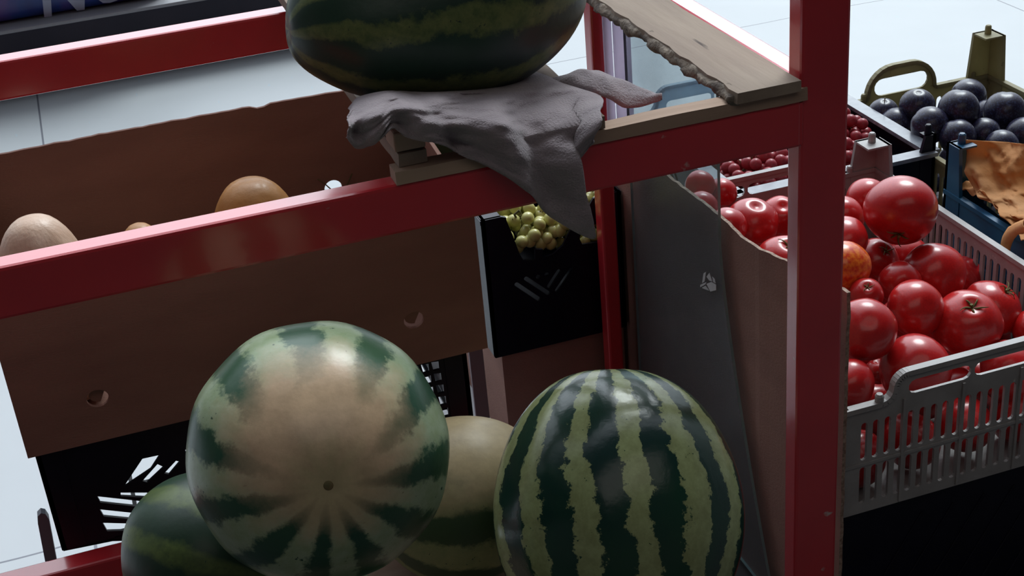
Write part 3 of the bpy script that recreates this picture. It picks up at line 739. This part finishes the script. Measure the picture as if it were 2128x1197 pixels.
# ------------------------------------------------------------------ grapes
def berry_mesh(m, n, sx=1.0):
    bm = bmesh.new(); bmesh.ops.create_uvsphere(bm, u_segments=14, v_segments=10, radius=1)
    for v in bm.verts: v.co.z *= sx
    me = bpy.data.meshes.new(n); bmesh.ops.recalc_face_normals(bm, faces=bm.faces); bm.to_mesh(me); bm.free(); me.materials.append(m)
    for p in me.polygons: p.use_smooth = True
    return me
GM, RM = berry_mesh(GRN, 'green_grape', 1.12), berry_mesh(RGR, 'red_grape', 1.1)
def bunch(cx_, cy_, cz, rx, ry, rz, n, r, me, label, group, seed):
    rnd = random.Random(seed)
    bm = bmesh.new()
    tube(bm, [(cx_-rx*.7, cy_, cz+rz*.1), (cx_-rx*.2, cy_-ry*.1, cz+rz*.5), (cx_+rx*.3, cy_+ry*.1, cz+rz*.4), (cx_+rx*.7, cy_, cz)], [.002, .0018, .0015, .001], 6)
    tube(bm, [(cx_-rx*.2, cy_-ry*.1, cz+rz*.5), (cx_-rx*.35, cy_-ry*.3, cz+rz*1.1), (cx_-rx*.2, cy_-ry*.35, cz+rz*1.3)], [.002, .0018, .0022], 6)
    for k in range(8):
        a = rnd.uniform(0, 6.28); tube(bm, [(cx_+rx*.1*k-.4*rx, cy_, cz+rz*.4), (cx_+rx*.1*k-.4*rx+.018*math.cos(a), cy_+.018*math.sin(a), cz+rz*.9)], .0008, 5)
    root = empty('grape_bunch', (cx_, cy_, cz-rz), label, 'grapes', group)
    obj('stalk', bm, STEM, root)
    pts = []; tries = 0
    while len(pts) < n and tries < 6000:
        tries += 1
        a, z = rnd.uniform(0, 2*PI), rnd.uniform(-.2, 1); h_ = math.sqrt(max(0, 1-z*z)); k = rnd.choice((1, 1, .7))
        p = Vector((cx_+rx*h_*math.cos(a)*k, cy_+ry*h_*math.sin(a)*k, cz+rz*z*k))
        if all((p-q).length > r*1.55 for q in pts): pts.append(p)
    for p in pts:
        o = bpy.data.objects.new('grape', me); COL.objects.link(o); o.parent = root
        o.matrix_world = Matrix.Translation(p-Vector(root.location)) @ aim((rnd.uniform(-1, 1), rnd.uniform(-1, 1), rnd.uniform(.2, 1))) @ Matrix.Diagonal((r, r, r, 1))*1.0
        s_ = r*rnd.uniform(.92, 1.08); o.matrix_local = Matrix.Translation(p-Vector(root.location)) @ aim((rnd.uniform(-1, 1), rnd.uniform(-1, 1), rnd.uniform(.2, 1))) @ Matrix.Diagonal((s_, s_, s_, 1))
GL = ['green grape bunch behind the front notch of its black crate', 'green grape bunch left of the notch', 'green grape bunch showing in the hand hold left of the far post',
      'green grape bunch deep behind the notch', 'green grape bunch behind the tip of the grey cloth']
for i, (x, y, z) in enumerate(((.600, 1.962, .372), (.575, 2.05, .40), (.680, 1.96, .385), (.635, 2.06, .41), (.680, 2.12, .41))):
    bunch(x, y, z, .055, .050, .03, 34, .0098, GM, GL[i], 'green grape bunches', 20+i)
RL = ['red grape bunch just right of the red post', 'red grape bunch between the red rail and the tomatoes', 'red grape bunch beside the slanting black crate wall', 'red grape bunch at the far left of its crate', 'red grape bunch behind the red post',
      'red grape bunch far back near the plums']
for i, (x, y, z) in enumerate(((1.13, 1.96, .375), (1.0, 1.95, .385), (1.185, 2.03, .385), (.97, 2.08, .40), (1.08, 2.05, .40), (1.18, 2.15, .40))):
    bunch(x, y, z, .055, .055, .035, 40, .0105, RM, RL[i], 'red grape bunches', 40+i)
# filling bodies of grapes below, nobody can count them
def pile(name, x0, x1, y0, y1, z0, z1, r, me, label, cat):
    rnd = random.Random(5); bm = bmesh.new(); src = bmesh.new(); src.from_mesh(me); base = [(v.co.copy()) for v in src.verts]; fc = [[v.index for v in f.verts] for f in src.faces]; src.free()
    x = x0
    while x < x1:
        y = y0
        while y < y1:
            p = Vector((x+rnd.uniform(-.003, .003), y+rnd.uniform(-.003, .003), rnd.uniform(z0, z1)))
            vs = [bm.verts.new(p+c_*r) for c_ in base]
            for f in fc: bm.faces.new([vs[i] for i in f])
            y += r*1.9
        x += r*1.9
    o = obj(name, bm, me.materials[0], None, True); tag(o, label, cat, None, 'stuff')
pile('loose_grapes',   .535, .722, 1.918, 2.26, .34, .375, .0098, GM, 'loose green grapes filling the black crate', 'grapes')
pile('loose_grapes', .935, 1.235, 1.895, 2.22, .335, .37, .0105, RM, 'loose red grapes filling the black crate', 'grapes')

# ------------------------------------------------------------------ plums
bm = bmesh.new(); bmesh.ops.create_uvsphere(bm, u_segments=32, v_segments=22, radius=1)
for v in bm.verts:
    p = v.co; th = math.atan2(p.y, p.x); h_ = math.hypot(p.x, p.y)
    k = 1-.06*math.exp(-((th)/.18)**2)*h_
    z = p.z*.96-(.10*math.exp(-(h_/.16)**2) if p.z > 0 else 0); v.co = (p.x*k, p.y*k, z)
me = bpy.data.meshes.new('plum'); bm.to_mesh(me); bm.free(); me.materials.append(PLUM)
for p in me.polygons: p.use_smooth = True
bm = bmesh.new(); tube(bm, [(0, 0, .84), (.02, .02, 1.05), (.06, .05, 1.28)], [.035, .03, .05], 6); smm = bpy.data.meshes.new('stalk'); bm.to_mesh(smm); bm.free(); smm.materials.append(STEM)
PLL = [(1992, 228, 43, 1.93, 'bluish plum in the centre of the crate'), (2012, 202, 39, 2.03, 'plum at the foot of the tall crate corner'), (1932, 260, 39, 1.90, 'purplish plum in the front row left of the bluish one'),
       (1862, 262, 39, 1.93, 'bloomy plum nearest the black crate rim'), (1906, 220, 37, 2.02, 'plum with a pale ring under the crate handle', 'R'), (1836, 235, 32, 2.04, 'plum with a thin stalk left under the handle', 'S'),
       (2088, 233, 44, 1.93, 'reddish plum right of the tall crate corner'), (2045, 280, 36, 1.88, 'shaded low plum above the brown paper'), (2082, 305, 36, 1.85, 'lowest plum right above the brown paper'),
       (2128, 280, 38, 1.89, 'plum cut off by the right edge of the photo'), (1990, 285, 38, 1.88, 'dark plum under the bluish one'), (2050, 240, 34, 1.99, 'dark plum hidden between two larger ones')]
pp = []
for q in PLL:
    p = on(q[0], q[1], 1, q[3]); pp.append([p, q[2]*depth(p)/F_PX, q])
for it in range(40):
    for i in range(len(pp)):
        for j in range(i):
            a_, b_ = pp[i], pp[j]; gap = (a_[1]+b_[1])*.94-(a_[0]-b_[0]).length
            if gap > 0:
                s_ = 1 if (a_[0]-CAM).length > (b_[0]-CAM).length else -1
                a_[0] = a_[0]+(a_[0]-CAM).normalized()*gap*.35*s_; b_[0] = b_[0]-(b_[0]-CAM).normalized()*gap*.35*s_
for i, (p, r, q) in enumerate(pp):
    rnd = random.Random(i); d_ = p-CAM; k_ = max(1, (1.276+r*.95)/p.x); p = CAM+d_*k_; r *= k_
    p.y = min(p.y, 2.138-r); p.x = min(p.x, 1.567-r)
    o = bpy.data.objects.new('plum', me); COL.objects.link(o)
    up = (rnd.uniform(-.6, .6), rnd.uniform(-.3, .6), rnd.uniform(-.6, .3)) if len(q) < 6 else (-.1, -.25, 1)
    o.matrix_world = Matrix.Translation(p) @ aim(up, rnd.uniform(0, 6)) @ Matrix.Diagonal((r, r, r, 1)); tag(o, q[4], 'plum', 'plums in the olive crate')
    if len(q) > 5 and q[5] == 'S': c = bpy.data.objects.new('stalk', smm); COL.objects.link(c); c.parent = o
for row in range(4):
    for c_ in range(4):
        o = bpy.data.objects.new('plum', me); COL.objects.link(o)
        o.matrix_world = Matrix.Translation((1.318+.07*c_, 1.815+.082*row, .2655)) @ aim((.3, .2, 1), row+c_) @ Matrix.Diagonal((.034, .034, .034, 1))
        tag(o, 'plum of the bottom layer in the olive crate', 'plum', 'plums in the bottom layer')

# ------------------------------------------------------------------ brown paper in the blue crate
def paper():
    bm = bmesh.new(); NU, NV = 110, 110; G = []
    for i in range(NU+1):
        col = []
        for j in range(NV+1):
            s, q = i/NU, j/NV
            x = 1.21+.37*s; y = 1.30+.41*q
            # crumple: sharp creases from several folded noises
            c_ = sum((.5-abs(noise.noise((x*f+7*k, y*f, k*3.1))))*a for k, (f, a) in enumerate(((9, .05), (19, .03), (37, .016), (60, .008))))
            edge = min(s, 1-s, q, 1-q)
            z = .35+c_*1.1+.03*math.exp(-edge*9)
            x += .012*noise.noise((s*6, q*6, 9)); y += .012*noise.noise((s*7, q*7, 4))
            x = max(x, 1.2055); y = min(y, 1.7165)
            col.append(bm.verts.new((x, y, z)))
        G.append(col)
    for i in range(NU):
        for j in range(NV): bm.faces.new((G[i][j], G[i+1][j], G[i+1][j+1], G[i][j+1]))
    # flap folded out over the near-left rim
    F = []
    A = [on(*q) for q in ((2003, 290, 0, 1.215), (2010, 345, 0, 1.215), (2030, 400, 0, 1.212), (2060, 425, 0, 1.206), (2090, 455, 0, 1.20), (2128, 500, 0, 1.19))]
    B = [on(*q) for q in ((2150, 300, 0, 1.33), (2165, 335, 0, 1.33), (2180, 380, 0, 1.33), (2190, 410, 0, 1.32), (2200, 440, 0, 1.30), (2210, 480, 0, 1.28))]
    for i in range(61):
        s = i/60; a_, b_ = catmull(A, s), catmull(B, s); F.append([])
        for j in range(31):
            f = j/30; p = a_.lerp(b_, f); c_ = sum((.3-abs(noise.noise(p*fr+Vector((k, 2*k, 0))))) * am for k, (fr, am) in enumerate(((14, .05), (30, .022), (70, .008))))
            F[-1].append(bm.verts.new(p+Vector((-.8, -.5, .35))*c_))
    for i in range(60):
        for j in range(30): bm.faces.new((F[i][j], F[i+1][j], F[i+1][j+1], F[i][j+1]))
    # curled strip hanging outside the blue wall
    A = [on(*q) for q in ((2128, 455, 0, 1.185), (2098, 470, 0, 1.185), (2082, 495, 0, 1.183), (2078, 525, 0, 1.18))]
    B = [on(*q) for q in ((2140, 480, 0, 1.18), (2112, 492, 0, 1.178), (2100, 515, 0, 1.178), (2098, 545, 0, 1.176))]
    F = []
    for i in range(31):
        s = i/30; a_, b_ = catmull(A, s), catmull(B, s)
        F.append([bm.verts.new(a_.lerp(b_, j/6)+Vector((-.006*math.sin(PI*j/6), 0, .002*noise.noise((s*9, j, 2))))) for j in range(7)])
    for i in range(30):
        for j in range(6): bm.faces.new((F[i][j], F[i+1][j], F[i+1][j+1], F[i][j+1]))
    o = obj('brown_paper', bm, PAPER, None, True); tag(o, 'crumpled orange brown paper spilling out of the blue crate', 'paper')
    m = o.modifiers.new('thick', 'SOLIDIFY'); m.thickness = .0008
paper()

# ------------------------------------------------------------------ cardboard side sheet and glass pane
sh = empty('cardboard_sheet', (.745, 1.5, 0), 'tall cardboard sheet with torn top edge beside the tomatoes', 'cardboard')
top = [on(1762, 608, 0, .745), on(1700, 575, 0, .745), on(1640, 545, 0, .745), on(1575, 515, 0, .745), on(1540, 492, 0, .745), on(1510, 462, 0, .745), on(1460, 420, 0, .745), on(1400, 375, 0, .745)]
NY, NZ = 60, 60; bm = bmesh.new(); G = []
yA, yB = top[0].y, 2.02
for i in range(NY+1):
    s = i/NY; y = yA+(yB-yA)*s
    zt = None
    for a_, b_ in zip(top, top[1:]):
        if a_.y <= y <= b_.y: zt = a_.z+(b_.z-a_.z)*(y-a_.y)/(b_.y-a_.y)
    if zt is None: zt = top[-1].z if y > top[-1].y else top[0].z
    zt += .0016*noise.noise((y*90, 0, 0))+.0012*noise.noise((y*240, 0, 5))
    col = []
    for j in range(NZ+1):
        q = j/NZ; z = zt*q
        x = .7445-.002*math.sin(s*PI)*0 - .0025*math.exp(-((y-1.44)/.006)**2) + .0008*noise.noise((y*8, z*3, 0))
        yo = .0025*noise.noise((z*40, 1, 1)) if i == 0 else 0
        col.append((bm.verts.new((x, y+yo, z)), bm.verts.new((x+.0045, y+yo, z))))
    G.append(col)
for i in range(NY):
    for j in range(NZ):
        bm.faces.new((G[i][j][0], G[i+1][j][0], G[i+1][j+1][0], G[i][j+1][0])); bm.faces.new((G[i][j][1], G[i][j+1][1], G[i+1][j+1][1], G[i+1][j][1]))
    f = bm.faces.new((G[i][NZ][0], G[i+1][NZ][0], G[i+1][NZ][1], G[i][NZ][1])); f.material_index = 1
for j in range(NZ):
    f = bm.faces.new((G[0][j][0], G[0][j+1][0], G[0][j+1][1], G[0][j][1])); f.material_index = 1
    bm.faces.new((G[NY][j][0], G[NY][j][1], G[NY][j+1][1], G[NY][j+1][0]))
obj('sheet', bm, [CARD, CARDE], sh)

GL_ = bpy.data.materials.new('dusty_glass'); GL_.use_nodes = True; t = GL_.node_tree; b = t.nodes['Principled BSDF']
b.inputs['Base Color'].default_value = (.20, .20, .205, 1); b.inputs['Roughness'].default_value = .25; b.inputs['Specular IOR Level'].default_value = .6
tr = t.nodes.new('ShaderNodeBsdfTransparent'); tr.inputs[0].default_value = (.80, .86, .88, 1); ms = t.nodes.new('ShaderNodeMixShader')
n = t.nodes.new('ShaderNodeTexNoise'); n.inputs['Scale'].default_value = 9; n.inputs['Detail'].default_value = 7; tcn = t.nodes.new('ShaderNodeTexCoord'); t.links.new(tcn.outputs['Object'], n.inputs[0])
r = t.nodes.new('ShaderNodeMapRange'); r.inputs[1].default_value = .3; r.inputs[2].default_value = .75; r.inputs[3].default_value = .80; r.inputs[4].default_value = .62; t.links.new(n.outputs['Fac'], r.inputs[0])
t.links.new(r.outputs[0], ms.inputs[0]); t.links.new(b.outputs[0], ms.inputs[1]); t.links.new(tr.outputs[0], ms.inputs[2]); t.links.new(ms.outputs[0], t.nodes['Material Output'].inputs[0])
GE = mat('glass_edge', (.25, .42, .42), .2, (.2, .36, .38), 30, .6)
bm = bmesh.new(); G = []; XP = .732
for j in range(61):
    q = j/60; z = .02+q*(.763-.02)
    yf = 1.538-.16*max(0, (.50-z)/.50)**1.3
    G.append([(bm.verts.new((XP, yf+(1.838-yf)*s/8, z)), bm.verts.new((XP+.004, yf+(1.838-yf)*s/8, z))) for s in range(9)])
for j in range(60):
    for s in range(8):
        bm.faces.new((G[j][s][0], G[j][s+1][0], G[j+1][s+1][0], G[j+1][s][0])); bm.faces.new((G[j][s][1], G[j+1][s][1], G[j+1][s+1][1], G[j][s+1][1]))
    f = bm.faces.new((G[j][0][0], G[j+1][0][0], G[j+1][0][1], G[j][0][1])); f.material_index = 1
    f = bm.faces.new((G[j][8][0], G[j][8][1], G[j+1][8][1], G[j+1][8][0])); f.material_index = 1

for R_ in (0, 60):
    for s in range(8): bm.faces.new((G[R_][s][0], G[R_][s][1], G[R_][s+1][1], G[R_][s+1][0])).material_index = 1
pane = tag(obj('glass_pane', bm, [GL_, GE]), 'dusty glass pane standing before the cardboard sheet', 'pane')
RES = mat('white_residue', (.55, .55, .55), .8, (.45, .45, .45), 60)
bm = bmesh.new(); o0 = on(1455, 565, 0, XP-.0006)
def rp2(u, v): p = on(u, v, 0, XP-.0006); return (p.y, p.z)
for q in (((1462, 568), (1467, 565), (1464, 585), (1459, 588)), ((1468, 575), (1474, 567), (1480, 585), (1474, 583)), ((1455, 592), (1468, 586), (1466, 591), (1455, 597)),
          ((1468, 590), (1478, 586), (1488, 592), (1488, 603), (1476, 606)), ((1458, 598), (1466, 594), (1473, 604), (1462, 600)), ((1480, 575), (1485, 580), (1487, 589), (1482, 586))):
    plate(bm, [rp2(*p) for p in q], [], .0005, TY(XP-.0006))
rs = obj('sticker_residue', bm, RES, pane); rs.location = (0, 0, 0)

# ------------------------------------------------------------------ other things beyond
pa, pb, pc = on(1254, 100, 1, 1.845).x, on(1272, 100, 1, 1.845).x, on(1308, 100, 1, 1.845).x
bm = bmesh.new(); box(bm, (pa, 1.8425, .52), (pb, 1.8465, 1.6), .001); box(bm, (pb, 1.838, .52), (pc, 1.842, 1.6), .001)
tag(obj('white_strip', bm, WHITE), 'white painted upright strip fixed to the far red post', 'strip')
bm = bmesh.new(); box(bm, (on(982, 800, 1, 1.822).x, 1.822, 0), (on(1011, 800, 1, 1.822).x, 1.828, .447), .001)  # added strip standing in for pale crate side and floor
tag(obj('pale_stand_in', bm, mat('pale_stand_in_grey', (.30, .27, .30), .7)), 'pale upright stand-in strip between the black crate and the closed box', 'slat')
gp = [on(x_, y_, 1, 1.60) for x_, y_ in ((87, 1066), (104, 1156))]; sl_ = (gp[1].x-gp[0].x)/(gp[1].z-gp[0].z); zt_ = gp[0].z
bm = bmesh.new(); plate(bm, [(0, 0), (.014, 0), (.014, zt_-.012), (.011, zt_-.003), (.006, zt_), (.001, zt_-.004), (0, zt_-.014)], [], .012, lambda u, v, w: (gp[0].x-.007+u+(v-zt_)*sl_, 1.60+w, v))
tag(obj('grey_plastic_strip', bm, mat('dull_grey', (.16, .18, .21), .5)), 'grey rounded plastic strip standing beside the black crate', 'strip')

PUR = bpy.data.materials.new('printed_film'); PUR.use_nodes = True; t = PUR.node_tree; b = t.nodes['Principled BSDF']; b.inputs['Roughness'].default_value = .3
tcn = t.nodes.new('ShaderNodeTexCoord'); n = t.nodes.new('ShaderNodeTexNoise'); n.inputs['Scale'].default_value = 5; n.inputs['Detail'].default_value = 3; t.links.new(tcn.outputs['Object'], n.inputs[0])
cr = t.nodes.new('ShaderNodeValToRGB'); t.links.new(n.outputs['Fac'], cr.inputs[0]); el = cr.color_ramp.elements
el[0].position = .36; el[0].color = (.03, .02, .12, 1); el[1].position = .62; el[1].color = (.10, .05, .22, 1); e = el.new(.5); e.color = (.02, .05, .22, 1)
t.links.new(cr.outputs[0], b.inputs['Base Color'])
be_ = empty('dark_platform', (.3, 4.4, 0), 'long dark low platform on the floor far behind the rack', 'platform')
bm = bmesh.new(); box(bm, (-1.2, 4.25, .01), (1.3, 5.2, .19), .003); obj('body', bm, DARKB, be_)
bm = bmesh.new(); box(bm, (-1.22, 4.23, .19), (1.32, 5.22, .2), .002); obj('top_edge', bm, mat('pale_edge', (.30, .30, .32), .5), be_)['label'] = 'pale grey top edge'
sk = empty('printed_sack', (-.1, 4.5, .2), 'shiny purple and blue printed pack on the dark platform', 'pack')
bm = bmesh.new(); box(bm, (-.9, 4.30, .201), (.28, 4.9, .50), .03)
for v in bm.verts: v.co.y += .01*noise.noise((v.co.x*8, v.co.z*8, 0))
obj('film', bm, PUR, sk, True)
for i, (ax_, pts) in enumerate((('a', [(88, 0), (106, 0), (108, 34), (92, 36)]), ('b', [(140, 0), (176, 0), (176, 20), (160, 22)]), ('c', [(205, 0), (245, 0), (228, 6), (214, 6)]))):
    P_ = [on(u, v, 1, 4.2985) for u, v in pts]; bm = bmesh.new(); plate(bm, [(p.x, p.z) for p in P_], [], .001, TX(4.2975)); obj('printed_letter', bm, mat('film_white%d' % i, (.42, .45, .58), .4), sk)['label'] = 'pale printed letter shape'
